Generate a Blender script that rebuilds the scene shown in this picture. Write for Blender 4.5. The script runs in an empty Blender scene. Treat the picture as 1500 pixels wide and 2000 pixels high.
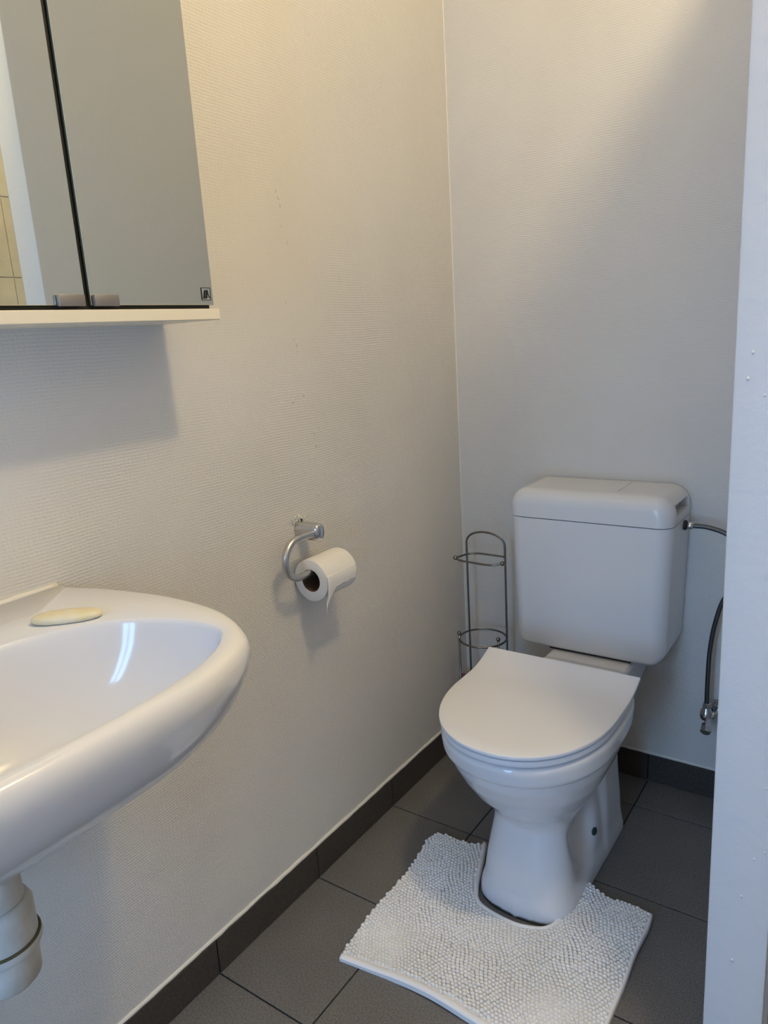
import bpy, bmesh, math, random
import numpy as np
from mathutils import Vector, Matrix

random.seed(4)
np.random.seed(4)
D = bpy.data
scene = bpy.context.scene
COL = scene.collection

# ------------------------------------------------------------------ camera
CAMF = 1444.39                                   # focal length in pixels of a 1500x2000 frame
ROT = ((0.8223330709968448, 0.5657602565972628, -0.06069310010122775),
       (0.08273189864337772, -0.22441430834374315, -0.9709756182095721),
       (-0.5629598149883881, 0.7934441065794106, -0.23134972756119956))
cam_data = D.cameras.new('camera')
cam = D.objects.new('camera', cam_data)
COL.objects.link(cam)
cam_data.sensor_fit = 'VERTICAL'
cam_data.sensor_height = 24.0
cam_data.lens = 24.0 * CAMF / 2000.0
cam_data.clip_start = 0.02
m = Matrix.Identity(4)
for r in range(3):
    m[r][0] = ROT[0][r]
    m[r][1] = -ROT[1][r]
    m[r][2] = -ROT[2][r]
m[0][3], m[1][3], m[2][3] = 0.9937, -1.7795, 1.1754
cam.matrix_world = m
scene.camera = cam

# ------------------------------------------------------------------ view, world, daylight
scene.view_settings.view_transform = 'Standard'
scene.view_settings.look = 'None'
scene.view_settings.gamma = 1.0
scene.view_settings.use_curve_mapping = False
scene.view_settings.exposure = 0.0

LAMP_POS = (1.05, -1.0, 2.47)
LAMP_POWER = 31.5
LAMP_COL = (1.0, 0.785, 0.45)
LAMP_RADIUS = 0.045
DAY_POWER = 28.5
DAY_COL = (0.25, 0.54, 1.0)

world = D.worlds.new('world')
scene.world = world
world.use_nodes = True
world.node_tree.nodes['Background'].inputs[0].default_value = (0.55, 0.72, 1.0, 1)
world.node_tree.nodes['Background'].inputs[1].default_value = 0.6

ROOM_W, ROOM_D, ROOM_H = 1.70, -2.70, 2.60
WIN = (0.44, 0.78, 0.25, 1.60)
al = D.lights.new('daylight', 'AREA')
al.shape = 'RECTANGLE'
al.size = WIN[1] - WIN[0]
al.size_y = WIN[3] - WIN[2]
al.energy = DAY_POWER
al.color = DAY_COL
ao = D.objects.new('daylight', al)
COL.objects.link(ao)
ao.location = ((WIN[0] + WIN[1]) / 2, ROOM_D - 0.06, (WIN[2] + WIN[3]) / 2)
ao.rotation_euler = (math.radians(90), 0, 0)


# ------------------------------------------------------------------ materials
def srgb(c):
    return tuple(((v / 255.0) / 12.92 if v / 255.0 <= 0.04045 else ((v / 255.0 + 0.055) / 1.055) ** 2.4) for v in c) + (1.0,)


def mat(name, col, rough=0.5, metal=0.0, coat=0.0, spec=0.5):
    mt = D.materials.new(name)
    mt.use_nodes = True
    b = mt.node_tree.nodes['Principled BSDF']
    b.inputs['Base Color'].default_value = col if len(col) == 4 else tuple(col) + (1,)
    b.inputs['Roughness'].default_value = rough
    b.inputs['Metallic'].default_value = metal
    b.inputs['Coat Weight'].default_value = coat
    b.inputs['Coat Roughness'].default_value = 0.03
    b.inputs['Specular IOR Level'].default_value = spec
    return mt


def nd(mt, kind, **kw):
    n = mt.node_tree.nodes.new(kind)
    for k, v in kw.items():
        setattr(n, k, v)
    return n


def coords(mt, scale=(1, 1, 1)):
    tc = nd(mt, 'ShaderNodeTexCoord')
    g = nd(mt, 'ShaderNodeNewGeometry')
    mp = nd(mt, 'ShaderNodeMapping')
    mp.inputs['Scale'].default_value = scale
    mt.node_tree.links.new(g.outputs['Position'], mp.inputs['Vector'])
    return mp.outputs['Vector']


def noise(mt, vec, scale, detail=3.0, rough=0.5):
    n = nd(mt, 'ShaderNodeTexNoise')
    n.inputs['Scale'].default_value = scale
    n.inputs['Detail'].default_value = detail
    n.inputs['Roughness'].default_value = rough
    mt.node_tree.links.new(vec, n.inputs['Vector'])
    return n.outputs['Fac']


def math_node(mt, op, a, b):
    n = nd(mt, 'ShaderNodeMath', operation=op)
    for i, v in enumerate((a, b)):
        if isinstance(v, (int, float)):
            n.inputs[i].default_value = v
        else:
            mt.node_tree.links.new(v, n.inputs[i])
    return n.outputs[0]


def ramp(mt, fac, c0, c1, p0=0.3, p1=0.7):
    n = nd(mt, 'ShaderNodeValToRGB')
    n.color_ramp.elements[0].position = p0
    n.color_ramp.elements[1].position = p1
    n.color_ramp.elements[0].color = c0
    n.color_ramp.elements[1].color = c1
    mt.node_tree.links.new(fac, n.inputs[0])
    return n.outputs[0]


def set_bump(mt, height, strength, distance):
    b = nd(mt, 'ShaderNodeBump')
    b.inputs['Strength'].default_value = strength
    b.inputs['Distance'].default_value = distance
    mt.node_tree.links.new(height, b.inputs['Height'])
    mt.node_tree.links.new(b.outputs[0], mt.node_tree.nodes['Principled BSDF'].inputs['Normal'])


def set_col(mt, out):
    mt.node_tree.links.new(out, mt.node_tree.nodes['Principled BSDF'].inputs['Base Color'])


def wallpaper(name, rib_h=0.35, strength=0.5):
    """painted glass-fibre wallpaper: fine ribs running parallel to the floor, blotchy where filled"""
    mt = mat(name, (0.70, 0.675, 0.63), 0.55, spec=0.35)
    v = coords(mt)
    vd = coords(mt, (1, 1, 1))
    warp = noise(mt, coords(mt, (9, 9, 3)), 1.0, 2)
    sep = nd(mt, 'ShaderNodeSeparateXYZ')
    mt.node_tree.links.new(v, sep.inputs[0])
    z = math_node(mt, 'ADD', sep.outputs['Z'], math_node(mt, 'MULTIPLY', warp, 0.007))
    s1 = math_node(mt, 'SINE', math_node(mt, 'MULTIPLY', z, 2 * math.pi / 0.0052), 0)
    hor = math_node(mt, 'ADD', sep.outputs['X'], sep.outputs['Y'])
    s2 = math_node(mt, 'SINE', math_node(mt, 'MULTIPLY', hor, 2 * math.pi / 0.0075), 0)
    weave = math_node(mt, 'ADD', s1, math_node(mt, 'MULTIPLY', s2, 0.18))
    mask = ramp(mt, noise(mt, coords(mt, (1, 1, 0.6)), 3.0, 3), (0.12, 0.12, 0.12, 1), (1, 1, 1, 1), 0.36, 0.60)
    h = math_node(mt, 'MULTIPLY', weave, mask)
    fine = noise(mt, v, 260.0, 3)
    h = math_node(mt, 'ADD', math_node(mt, 'MULTIPLY', h, rib_h), math_node(mt, 'MULTIPLY', fine, 1.6))
    lump = noise(mt, v, 45.0, 2)
    h = math_node(mt, 'ADD', h, math_node(mt, 'MULTIPLY', lump, 1.2))
    set_bump(mt, h, 1.0, 0.00042)
    set_col(mt, ramp(mt, noise(mt, v, 5.0, 4), (0.685, 0.658, 0.612, 1), (0.715, 0.69, 0.645, 1), 0.3, 0.7))
    return mt


M = {}
M['wall'] = wallpaper('painted_wallpaper')
mt = mat('smooth_paint', (0.74, 0.74, 0.755), 0.5, spec=0.35)
v = coords(mt)
set_bump(mt, math_node(mt, 'ADD', noise(mt, v, 60, 4), math_node(mt, 'MULTIPLY', noise(mt, coords(mt, (1, 1, .35)), 22, 3), 1.2)), 0.45, 0.0016)
M['smooth'] = mt
M['ceiling'] = mat('ceiling_paint', (0.78, 0.77, 0.74), 0.7)
M['caulk'] = mat('cream_sealant', (0.80, 0.76, 0.68), 0.45)
M['beige'] = mat('beige_edge_trim', (0.42, 0.36, 0.30), 0.5)
M['black'] = mat('black_profile', (0.012, 0.012, 0.014), 0.35)


def tile_mat(name, ca, cb, rough=0.5):
    mt = mat(name, ca, rough, spec=0.4)
    v = coords(mt)
    f = noise(mt, v, 300.0, 3, 0.7)
    g = noise(mt, v, 7.0, 3)
    mix = nd(mt, 'ShaderNodeMix', data_type='RGBA')
    mix.inputs[0].default_value = 0.22
    mt.node_tree.links.new(ramp(mt, f, ca, cb, 0.36, 0.66), mix.inputs[6])
    mt.node_tree.links.new(ramp(mt, g, ca, cb, 0.2, 0.8), mix.inputs[7])
    set_col(mt, mix.outputs[2])
    set_bump(mt, f, 0.25, 0.0008)
    return mt


M['floor_tile'] = tile_mat('grey_floor_tile', (0.100, 0.094, 0.088, 1), (0.235, 0.223, 0.210, 1), 0.42)
M['skirt_tile'] = tile_mat('dark_skirting_tile', (0.042, 0.034, 0.028, 1), (0.088, 0.073, 0.061, 1), 0.45)
M['grout'] = mat('dark_grout', (0.012, 0.012, 0.012), 0.9)
mt = mat('beige_wall_tile', (0.55, 0.48, 0.36), 0.25)
v = coords(mt)
set_col(mt, ramp(mt, noise(mt, coords(mt, (1, 1, 1)), 9.0, 5, 0.65), (0.50, 0.47, 0.38, 1), (0.62, 0.60, 0.52, 1), 0.3, 0.7))
M['beige_tile'] = mt
M['beige_grout'] = mat('light_grout', (0.66, 0.62, 0.52), 0.8)
M['china'] = mat('white_china', (0.78, 0.79, 0.82), 0.12, coat=0.15)
M['basin'] = mat('white_basin_china', (0.76, 0.765, 0.80), 0.12, coat=0.15)
M['cistern'] = mat('white_cistern_plastic', (0.76, 0.765, 0.78), 0.22)
M['seat'] = mat('matt_white_seat_plastic', (0.80, 0.81, 0.85), 0.38)
M['cap'] = mat('dark_green_cap', (0.035, 0.055, 0.05), 0.35)
M['rubber'] = mat('dark_rubber', (0.02, 0.02, 0.02), 0.6)
M['chrome'] = mat('chrome', (0.62, 0.62, 0.62), 0.14, metal=1.0)
M['wire'] = mat('tarnished_chrome_wire', (0.24, 0.225, 0.21), 0.25, metal=1.0)
M['brushed'] = mat('satin_metal', (0.55, 0.55, 0.54), 0.33, metal=1.0)
M['hose'] = mat('braided_steel', (0.12, 0.125, 0.13), 0.35, metal=1.0)
M['mirror'] = mat('mirror', (0.80, 0.83, 0.77), 0.005, metal=1.0)
M['cabinet'] = mat('cream_laminate', (0.86, 0.78, 0.62), 0.4)
M['glass_edge'] = mat('ground_glass_edge', (0.10, 0.13, 0.11), 0.6)
M['dark_inside'] = mat('dark_gap', (0.008, 0.009, 0.008), 0.5)
M['clip'] = mat('grey_metal_clip', (0.30, 0.28, 0.27), 0.42, metal=0.6)
M['ink'] = mat('black_print', (0.01, 0.01, 0.01), 0.5)
M['card'] = mat('brown_card', (0.10, 0.06, 0.035), 0.9)
M['red'] = mat('dull_red_plastic', (0.28, 0.05, 0.05), 0.5)
M['plaster'] = mat('chipped_plaster', (0.85, 0.82, 0.75), 0.9)
mt = mat('toilet_paper', (0.82, 0.80, 0.77), 0.95, spec=0.1)
set_bump(mt, noise(mt, coords(mt), 500, 3), 0.4, 0.0006)
M['paper'] = mt
mt = mat('old_soap', (0.80, 0.70, 0.47), 0.5)
set_col(mt, ramp(mt, noise(mt, coords(mt), 40, 3), (0.78, 0.68, 0.42, 1), (0.84, 0.78, 0.62, 1)))
M['soap'] = mt
mt = mat('aged_white_plastic', (0.58, 0.58, 0.54), 0.35)
set_col(mt, ramp(mt, noise(mt, coords(mt), 30, 4), (0.50, 0.49, 0.44, 1), (0.62, 0.62, 0.60, 1)))
M['trap'] = mt
M['grime'] = mat('brown_grime', (0.10, 0.08, 0.03), 0.6)
mt = mat('white_chenille', (0.80, 0.79, 0.79), 0.95, spec=0.1)
set_col(mt, ramp(mt, noise(mt, coords(mt), 9, 4), (0.84, 0.83, 0.81, 1), (0.92, 0.92, 0.93, 1), 0.35, 0.65))
M['chenille'] = mt
M['cloth'] = mat('white_mat_backing', (0.90, 0.90, 0.92), 0.9, spec=0.1)


# ------------------------------------------------------------------ helpers
def link(o, parent=None):
    COL.objects.link(o)
    if parent is not None:
        o.parent = parent
    return o


def tag(o, label=None, cat=None, group=None, kind=None):
    if label: o['label'] = label
    if cat: o['category'] = cat
    if group: o['group'] = group
    if kind: o['kind'] = kind
    return o


def empty(name, loc, **kw):
    o = D.objects.new(name, None)
    o.location = loc
    o.empty_display_size = 0.05
    link(o)
    return tag(o, **kw)


def finish(name, me, material, parent=None, smooth=True, angle=None):
    """link a mesh given in world coordinates; under a parent Empty it is shifted to local space"""
    if parent is not None:
        off = world_loc(parent)
        me.transform(Matrix.Translation(-off))
    me.materials.clear()
    me.materials.append(material)
    if smooth:
        me.polygons.foreach_set('use_smooth', [True] * len(me.polygons))
        if angle is not None:
            me.set_sharp_from_angle(angle=math.radians(angle))
    o = D.objects.new(name, me)
    return link(o, parent)


def world_loc(o):
    v = Vector((0, 0, 0))
    while o is not None:
        v += o.location
        o = o.parent
    return v


def from_bm(name, bm, material, parent=None, smooth=True, angle=None):
    bmesh.ops.recalc_face_normals(bm, faces=bm.faces)
    me = D.meshes.new(name)
    bm.to_mesh(me)
    bm.free()
    return finish(name, me, material, parent, smooth, angle)


def box(bm, x0, x1, y0, y1, z0, z1, bevel=0.0, seg=2, select=None):
    vs = [bm.verts.new((x, y, z)) for x in (x0, x1) for y in (y0, y1) for z in (z0, z1)]
    fs = [(0, 1, 3, 2), (4, 6, 7, 5), (0, 4, 5, 1), (2, 3, 7, 6), (0, 2, 6, 4), (1, 5, 7, 3)]
    faces = [bm.faces.new([vs[i] for i in f]) for f in fs]
    edges = list({e for f in faces for e in f.edges})
    if bevel > 0:
        if select:
            edges = [e for e in edges if select((e.verts[0].co + e.verts[1].co) / 2, e)]
        bmesh.ops.bevel(bm, geom=edges, offset=bevel, segments=seg, profile=0.5, affect='EDGES')
    return faces


def box_obj(name, dims, material, parent=None, bevel=0.0, seg=2, smooth=True):
    bm = bmesh.new()
    box(bm, *dims, bevel=bevel, seg=seg)
    return from_bm(name, bm, material, parent, smooth and bevel > 0, 40)


def loft(rings, close_start=True, close_end=True, bm=None):
    """rings: list of equally long point lists"""
    bm = bm or bmesh.new()
    vr = [[bm.verts.new(p) for p in r] for r in rings]
    n = len(rings[0])
    for a, b in zip(vr[:-1], vr[1:]):
        for i in range(n):
            j = (i + 1) % n
            bm.faces.new((a[i], a[j], b[j], b[i]))
    for flag, ring, pts in ((close_start, vr[0], rings[0]), (close_end, vr[-1], rings[-1])):
        if flag:
            c = Vector((0, 0, 0))
            for q in pts: c += Vector(q)
            cv = bm.verts.new(c / n)
            for i in range(n):
                bm.faces.new((ring[i], ring[(i + 1) % n], cv))
    return bm


def lathe(axis_pt, profile, n=32, direction=(0, 0, 1), bm=None, caps=True):
    """profile: (radius, distance along the axis)"""
    d = Vector(direction).normalized()
    a = d.orthogonal().normalized()
    b = d.cross(a)
    o = Vector(axis_pt)
    rings = []
    for r, h in profile:
        rings.append([tuple(o + d * h + (a * math.cos(t) + b * math.sin(t)) * r) for t in [2 * math.pi * i / n for i in range(n)]])
    return loft(rings, caps, caps, bm)


def catmull(pts, sub=8, closed=False):
    P = [Vector(p) for p in pts]
    n = len(P)
    out = []
    rng = range(n if closed else n - 1)
    for i in rng:
        p1, p2 = P[i], P[(i + 1) % n]
        p0 = P[i - 1] if (closed or i > 0) else p1 * 2 - p2
        p3 = P[(i + 2) % n] if (closed or i + 2 < n) else p2 * 2 - p1
        for k in range(sub):
            t = k / sub
            out.append(0.5 * ((2 * p1) + (-p0 + p2) * t + (2 * p0 - 5 * p1 + 4 * p2 - p3) * t * t + (-p0 + 3 * p1 - 3 * p2 + p3) * t ** 3))
    if not closed:
        out.append(P[-1])
    return out


def tube(path, radius, n=12, closed=False, bm=None, radii=None):
    bm = bm or bmesh.new()
    P = [Vector(p) for p in path]
    m_ = len(P)
    rings = []
    prev = None
    for i, p in enumerate(P):
        if closed:
            t = (P[(i + 1) % m_] - P[i - 1]).normalized()
        else:
            t = (P[min(i + 1, m_ - 1)] - P[max(i - 1, 0)]).normalized()
        if prev is None:
            a = t.orthogonal().normalized()
        else:
            a = (prev - t * prev.dot(t)).normalized()
        prev = a
        b = t.cross(a)
        r = radii[i] if radii else radius
        rings.append([tuple(p + (a * math.cos(u) + b * math.sin(u)) * r) for u in [2 * math.pi * k / n for k in range(n)]])
    if closed:
        vr = [[bm.verts.new(q) for q in r] for r in rings]
        # align the seam of the closing joint
        best = min(range(n), key=lambda s: sum((Vector(rings[-1][i]) - Vector(rings[0][(i + s) % n])).length for i in range(n)))
        for k in range(m_):
            A, B = vr[k], vr[(k + 1) % m_]
            s = best if k == m_ - 1 else 0
            for i in range(n):
                j = (i + 1) % n
                bm.faces.new((A[i], A[j], B[(j + s) % n], B[(i + s) % n]))
        return bm
    return loft(rings, True, True, bm)


def sphere(bm, c, r, sub=2, scale=(1, 1, 1)):
    g = bmesh.ops.create_icosphere(bm, subdivisions=sub, radius=r)
    for v_ in g['verts']:
        v_.co = Vector((v_.co.x * scale[0], v_.co.y * scale[1], v_.co.z * scale[2])) + Vector(c)


def surface_nets(F, lo, h):
    """mesh of the zero level of the grid F (negative inside)"""
    nx, ny, nz = F.shape
    s = F < 0
    cell = np.zeros((nx - 1, ny - 1, nz - 1))
    P = np.zeros((nx - 1, ny - 1, nz - 1, 3))
    cor = [(i, j, k) for i in (0, 1) for j in (0, 1) for k in (0, 1)]

    def sl(c):
        return tuple(slice(c[a], c[a] + (nx, ny, nz)[a] - 1) for a in range(3))
    for a in range(8):
        for b in range(a + 1, 8):
            A, B = cor[a], cor[b]
            if sum(abs(A[i] - B[i]) for i in range(3)) != 1: continue
            fa, fb = F[sl(A)], F[sl(B)]
            cr = (fa < 0) != (fb < 0)
            t = np.where(cr, fa / np.where(cr, fa - fb, 1), 0)
            for i in range(3):
                P[..., i] += np.where(cr, A[i] + t * (B[i] - A[i]), 0)
            cell += cr
    act = cell > 0
    idx = -np.ones(act.shape, int)
    idx[act] = np.arange(act.sum())
    gi = np.argwhere(act)
    V = (P[act] / cell[act][:, None] + gi) * h + np.array(lo)
    faces = []
    for ax in range(3):
        o = [i for i in range(3) if i != ax]
        a0 = [slice(None)] * 3; a1 = [slice(None)] * 3
        a0[ax] = slice(0, -1); a1[ax] = slice(1, None)
        cr = s[tuple(a0)] != s[tuple(a1)]
        pts = np.argwhere(cr)
        pts = pts[(pts[:, o[0]] > 0) & (pts[:, o[1]] > 0) & (pts[:, o[0]] < F.shape[o[0]] - 1) & (pts[:, o[1]] < F.shape[o[1]] - 1)]
        q = []
        for d0, d1 in ((0, 0), (1, 0), (1, 1), (0, 1)):
            c = pts.copy(); c[:, o[0]] -= d0; c[:, o[1]] -= d1
            q.append(idx[c[:, 0], c[:, 1], c[:, 2]])
        faces.append(np.stack(q, 1))
    Fc = np.concatenate(faces)
    return V, Fc


def smin(a, b, k):
    hh = np.clip(0.5 + 0.5 * (b - a) / k, 0, 1)
    return b * (1 - hh) + a * hh - k * hh * (1 - hh)


def smax(a, b, k):
    return -smin(-a, -b, k)


# ------------------------------------------------------------------ the setting
TILE = 0.30
X1, YA = 0.2277, -0.4254                        # one crossing of the floor joints
SK_H, SK_T = 0.0759, 0.0055                     # tiled skirting
PX0, PX1, PY, PH = 0.826, 0.904, -0.805, 2.145   # partition between toilet and shower


def plain(name, dims, material):
    return tag(box_obj(name, dims, material), kind='structure')


wall_left = plain('wall_left', (-0.10, 0.0, ROOM_D - 0.1, 0.10, -0.05, ROOM_H), M['wall'])
wall_back = plain('wall_back', (0.0, ROOM_W, 0.0, 0.10, -0.05, ROOM_H), M['wall'])
wall_right = plain('wall_right', (ROOM_W, ROOM_W + 0.10, ROOM_D - 0.1, 0.10, -0.05, ROOM_H), M['smooth'])
ceiling = plain('ceiling', (-0.1, ROOM_W + 0.1, ROOM_D - 0.1, 0.1, ROOM_H, ROOM_H + 0.08), M['ceiling'])
# wall behind the camera, with its window opening
bm = bmesh.new()
box(bm, 0.0, WIN[0], ROOM_D - 0.1, ROOM_D, -0.05, ROOM_H)
box(bm, WIN[1], ROOM_W, ROOM_D - 0.1, ROOM_D, -0.05, ROOM_H)
box(bm, WIN[0], WIN[1], ROOM_D - 0.1, ROOM_D, -0.05, WIN[2])
box(bm, WIN[0], WIN[1], ROOM_D - 0.1, ROOM_D, WIN[3], ROOM_H)
tag(from_bm('wall_front', bm, M['smooth'], None, False), kind='structure')
bm = bmesh.new()
w = 0.045
for a in ((WIN[0], WIN[0] + w, WIN[2], WIN[3]), (WIN[1] - w, WIN[1], WIN[2], WIN[3]), (WIN[0], WIN[1], WIN[2], WIN[2] + w),
          (WIN[0], WIN[1], WIN[3] - w, WIN[3]), ((WIN[0] + WIN[1]) / 2 - .02, (WIN[0] + WIN[1]) / 2 + .02, WIN[2], WIN[3])):
    box(bm, a[0], a[1], ROOM_D - 0.045, ROOM_D - 0.005, a[2], a[3], 0.003, 1)
tag(from_bm('window_1', bm, M['smooth'], None, False), kind='structure')

# partition
bm = bmesh.new()
box(bm, PX0, PX1, PY, 0.0, 0.0, PH, 0.004, 2, select=lambda c, e: abs(c.y - PY) < 1e-4 and abs((e.verts[0].co - e.verts[1].co).z) > .1)
partition = tag(from_bm('wall_partition', bm, M['smooth'], None, True, 40), kind='structure')
# little dents and paint blisters on its end face
bm = bmesh.new()
for (x, z, r) in ((0.8895, 0.566, .0016), (0.893, 0.47, .0015), (0.881, 0.455, .0018), (0.868, 0.39, .002), (0.861, 1.08, .0017), (0.846, 1.13, .002), (0.842, 1.10, .0022), (0.863, 1.35, .0018), (0.861, 0.28, .003)):
    sphere(bm, (x, PY, z), r, 1, (1, 0.35, 1.3))
from_bm('paint_blister', bm, M['smooth'], partition)
tag(box_obj('trim_1', (PX1, PX1 + 0.006, PY + 0.004, PY + 0.06, 0.0, PH), M['beige'], bevel=0.001), kind='structure')
tag(box_obj('trim_2', (PX1 + .0, PX1 + 0.030, PY + 0.062, PY + 0.10, 0.0, 2.0), M['black'], bevel=0.002), kind='structure')

# floor and its tiles
floor = tag(box_obj('floor', (0.0, ROOM_W, ROOM_D, 0.0, -0.05, -0.0025), M['grout'], smooth=False), kind='structure')
G = 0.0032


def tiles_grid(parent, us, vs, make):
    for u0, u1 in zip(us[:-1], us[1:]):
        for v0, v1 in zip(vs[:-1], vs[1:]):
            make(u0, u1, v0, v1)


xs = [0.0] + [X1 + TILE * i for i in range(0, 5) if X1 + TILE * i < ROOM_W] + [ROOM_W]
ys = sorted([0.0, ROOM_D] + [YA + TILE * i for i in range(-7, 2) if ROOM_D < YA + TILE * i < 0])
tile_cache = {}


def tile_mesh(name, sx, sy, sz, bev, material):
    key = (name, round(sx, 4), round(sy, 4), round(sz, 4))
    if key not in tile_cache:
        bm = bmesh.new()
        box(bm, -sx / 2, sx / 2, -sy / 2, sy / 2, -sz / 2, sz / 2, bev, 1)
        bmesh.ops.recalc_face_normals(bm, faces=bm.faces)
        me = D.meshes.new(name)
        bm.to_mesh(me); bm.free()
        me.materials.append(material)
        tile_cache[key] = me
    return tile_cache[key]


def floor_tile(x0, x1, y0, y1):
    x0 += (G / 2 if x0 > 0 else 0); x1 -= G / 2; y0 += G / 2; y1 -= (G / 2 if y1 < 0 else 0)
    me = tile_mesh('tile', x1 - x0, y1 - y0, 0.008, 0.0007, M['floor_tile'])
    o = D.objects.new('tile', me)
    o.location = ((x0 + x1) / 2, (y0 + y1) / 2, -0.004 + random.uniform(-.0002, 0))
    link(o, floor)


tiles_grid(floor, xs, ys, floor_tile)

# tiled skirtings, each with the cream sealant line above
bl = tag(box_obj('baseboard_left', (0.0, 0.0012, ROOM_D, 0.0, 0.0, SK_H - 0.001), M['grout'], smooth=False), kind='structure')
jy = sorted([ROOM_D, -SK_T] + [YA + TILE * i for i in range(-7, 2) if ROOM_D < YA + TILE * i < -SK_T])
for a, b in zip(jy[:-1], jy[1:]):
    me = tile_mesh('skirting_tile', SK_T - .0004, (b - a) - 0.003, SK_H, 0.0006, M['skirt_tile'])
    o = D.objects.new('tile', me)
    o.location = (SK_T / 2 + random.uniform(0, .0005), (a + b) / 2, SK_H / 2 + .0003 + random.uniform(0, .0012))
    link(o, bl)
bb = tag(box_obj('baseboard_back', (0.0, PX0, -0.0012, 0.0, 0.0, SK_H - 0.001), M['grout'], smooth=False), kind='structure')
jx = [SK_T, X1, X1 + TILE, PX0]
for a, b in zip(jx[:-1], jx[1:]):
    me = tile_mesh('skirting_tile', (b - a) - 0.003, SK_T - .0004, SK_H, 0.0006, M['skirt_tile'])
    o = D.objects.new('tile', me)
    o.location = ((a + b) / 2, -SK_T / 2 - random.uniform(0, .0005), SK_H / 2 + .0003)
    link(o, bb)


def caulk_line(parent, p0, p1, r, n=60, jitter=0.0008):
    p0, p1 = Vector(p0), Vector(p1)
    pts = [p0.lerp(p1, i / n) + Vector((0, 0, random.uniform(-jitter, jitter))) for i in range(n + 1)]
    rr = [r * random.uniform(.8, 1.15) for _ in pts]
    return from_bm('sealant', tube(pts, r, 8, radii=rr), M['caulk'], parent)


caulk_line(bl, (0.0, ROOM_D, SK_H + .003), (0.0, 0.0, SK_H + .003), 0.0048, 120)
caulk_line(bb, (0.0, 0.0, SK_H + .002), (PX0, 0.0, SK_H + .002), 0.0035)
pts = [(random.uniform(-.0004, .0004), random.uniform(-.0004, .0004), z) for z in np.linspace(SK_H, ROOM_H, 90)]
from_bm('sealant', tube(pts, 0.0021, 8), M['caulk'], wall_back)

# beige shower tiles on the right-hand wall (seen in the cabinet mirror)
TH, TW = 0.25, 0.20
zs = [0.0] + [0.185 + TH * i for i in range(0, 9)]
ysr = [-0.964 + TW * i for i in range(0, 5)] + [0.0]
backer = box_obj('tile_grout', (ROOM_W - 0.004, ROOM_W, ysr[0], 0.0, 0.0, zs[-1]), M['beige_grout'], wall_right, smooth=False)
for y0, y1 in zip(ysr[:-1], ysr[1:]):
    for z0, z1 in zip(zs[:-1], zs[1:]):
        me = tile_mesh('beige_tile', 0.007, y1 - y0 - .003, z1 - z0 - .003, 0.001, M['beige_tile'])
        o = D.objects.new('tile', me)
        o.location = (ROOM_W - 0.0045, (y0 + y1) / 2, (z0 + z1) / 2)
        link(o, wall_right)

# old filler marks on the left wall
def on_wall(bm, y, z, r, sx=0.35, sz=1.0):
    sphere(bm, (0.0, y, z), r, 1, (sx, 1, sz))


bm = bmesh.new()
for (y, z) in ((-0.66, 1.452), (-0.655, 1.44), (-0.652, 1.428), (-0.655, 1.39), (-0.64, 1.36), (-0.645, 1.18), (-0.642, 1.17), (-0.64, 1.155),
               (-0.61, 0.99), (-0.605, 0.975), (-0.607, 0.962), (-0.635, 1.07), (-0.665, 1.06), (-0.62, 0.90), (-0.66, 1.25), (-0.61, 0.86)):
    on_wall(bm, y + random.uniform(-.003, .003), z, random.uniform(.0015, .003), .4, random.uniform(.8, 2.4))
from_bm('filler_mark', bm, M['wall'], wall_left)

# ------------------------------------------------------------------ ceiling lamp (above the picture)
lamp = empty('ceiling_lamp', (LAMP_POS[0], LAMP_POS[1], ROOM_H), label='round ceiling lamp above the end of the partition, out of view', cat='lamp')
from_bm('ceiling_rose', lathe((LAMP_POS[0], LAMP_POS[1], ROOM_H - 0.012), [(0.05, 0), (0.055, 0.004), (0.055, 0.012)], 32), M['brushed'], lamp)
pl = D.lights.new('bulb_light', 'POINT')
pl.energy = LAMP_POWER
pl.color = LAMP_COL
pl.shadow_soft_size = LAMP_RADIUS
po = D.objects.new('bulb_light', pl)
po.location = Vector(LAMP_POS) - lamp.location
link(po, lamp)

# ------------------------------------------------------------------ toilet
TX = 0.428
toilet = empty('toilet', (TX, -0.40, 0.0), label='white close-coupled toilet with closed D-shaped lid and raised cistern by the back wall', cat='toilet')


def d_outline(hw, vf, vb, vmid, n=96, back_hw=None, back_r=0.0, p=2.15):
    """D-shaped plan: front half a superellipse reaching vf, straight flanks to vb (distances from the back wall)"""
    pts = []
    k = n // 2
    for i in range(k + 1):                       # front arc, right flank to left flank
        t = math.pi * i / k
        c, s_ = math.cos(t), math.sin(t)
        pts.append((hw * math.copysign(abs(c) ** (2 / p), c), vmid + (vf - vmid) * abs(s_) ** (2 / p)))
    q = n - len(pts)
    bh = back_hw or hw
    side = q // 3
    left = []
    for i in range(1, side + 1):
        t = i / side
        e = t * t * t
        left.append((-(hw + (bh - hw) * e), vmid + (vb - vmid) * t))
    right = [(-x_, v_) for x_, v_ in reversed(left)]
    mid = q - 2 * side
    back = [(-bh + 2 * bh * (i + 1) / (mid + 1), vb) for i in range(mid)]
    return pts + left + back + right


def T(u, v_, z):
    return (TX + u, -v_, z)


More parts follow.
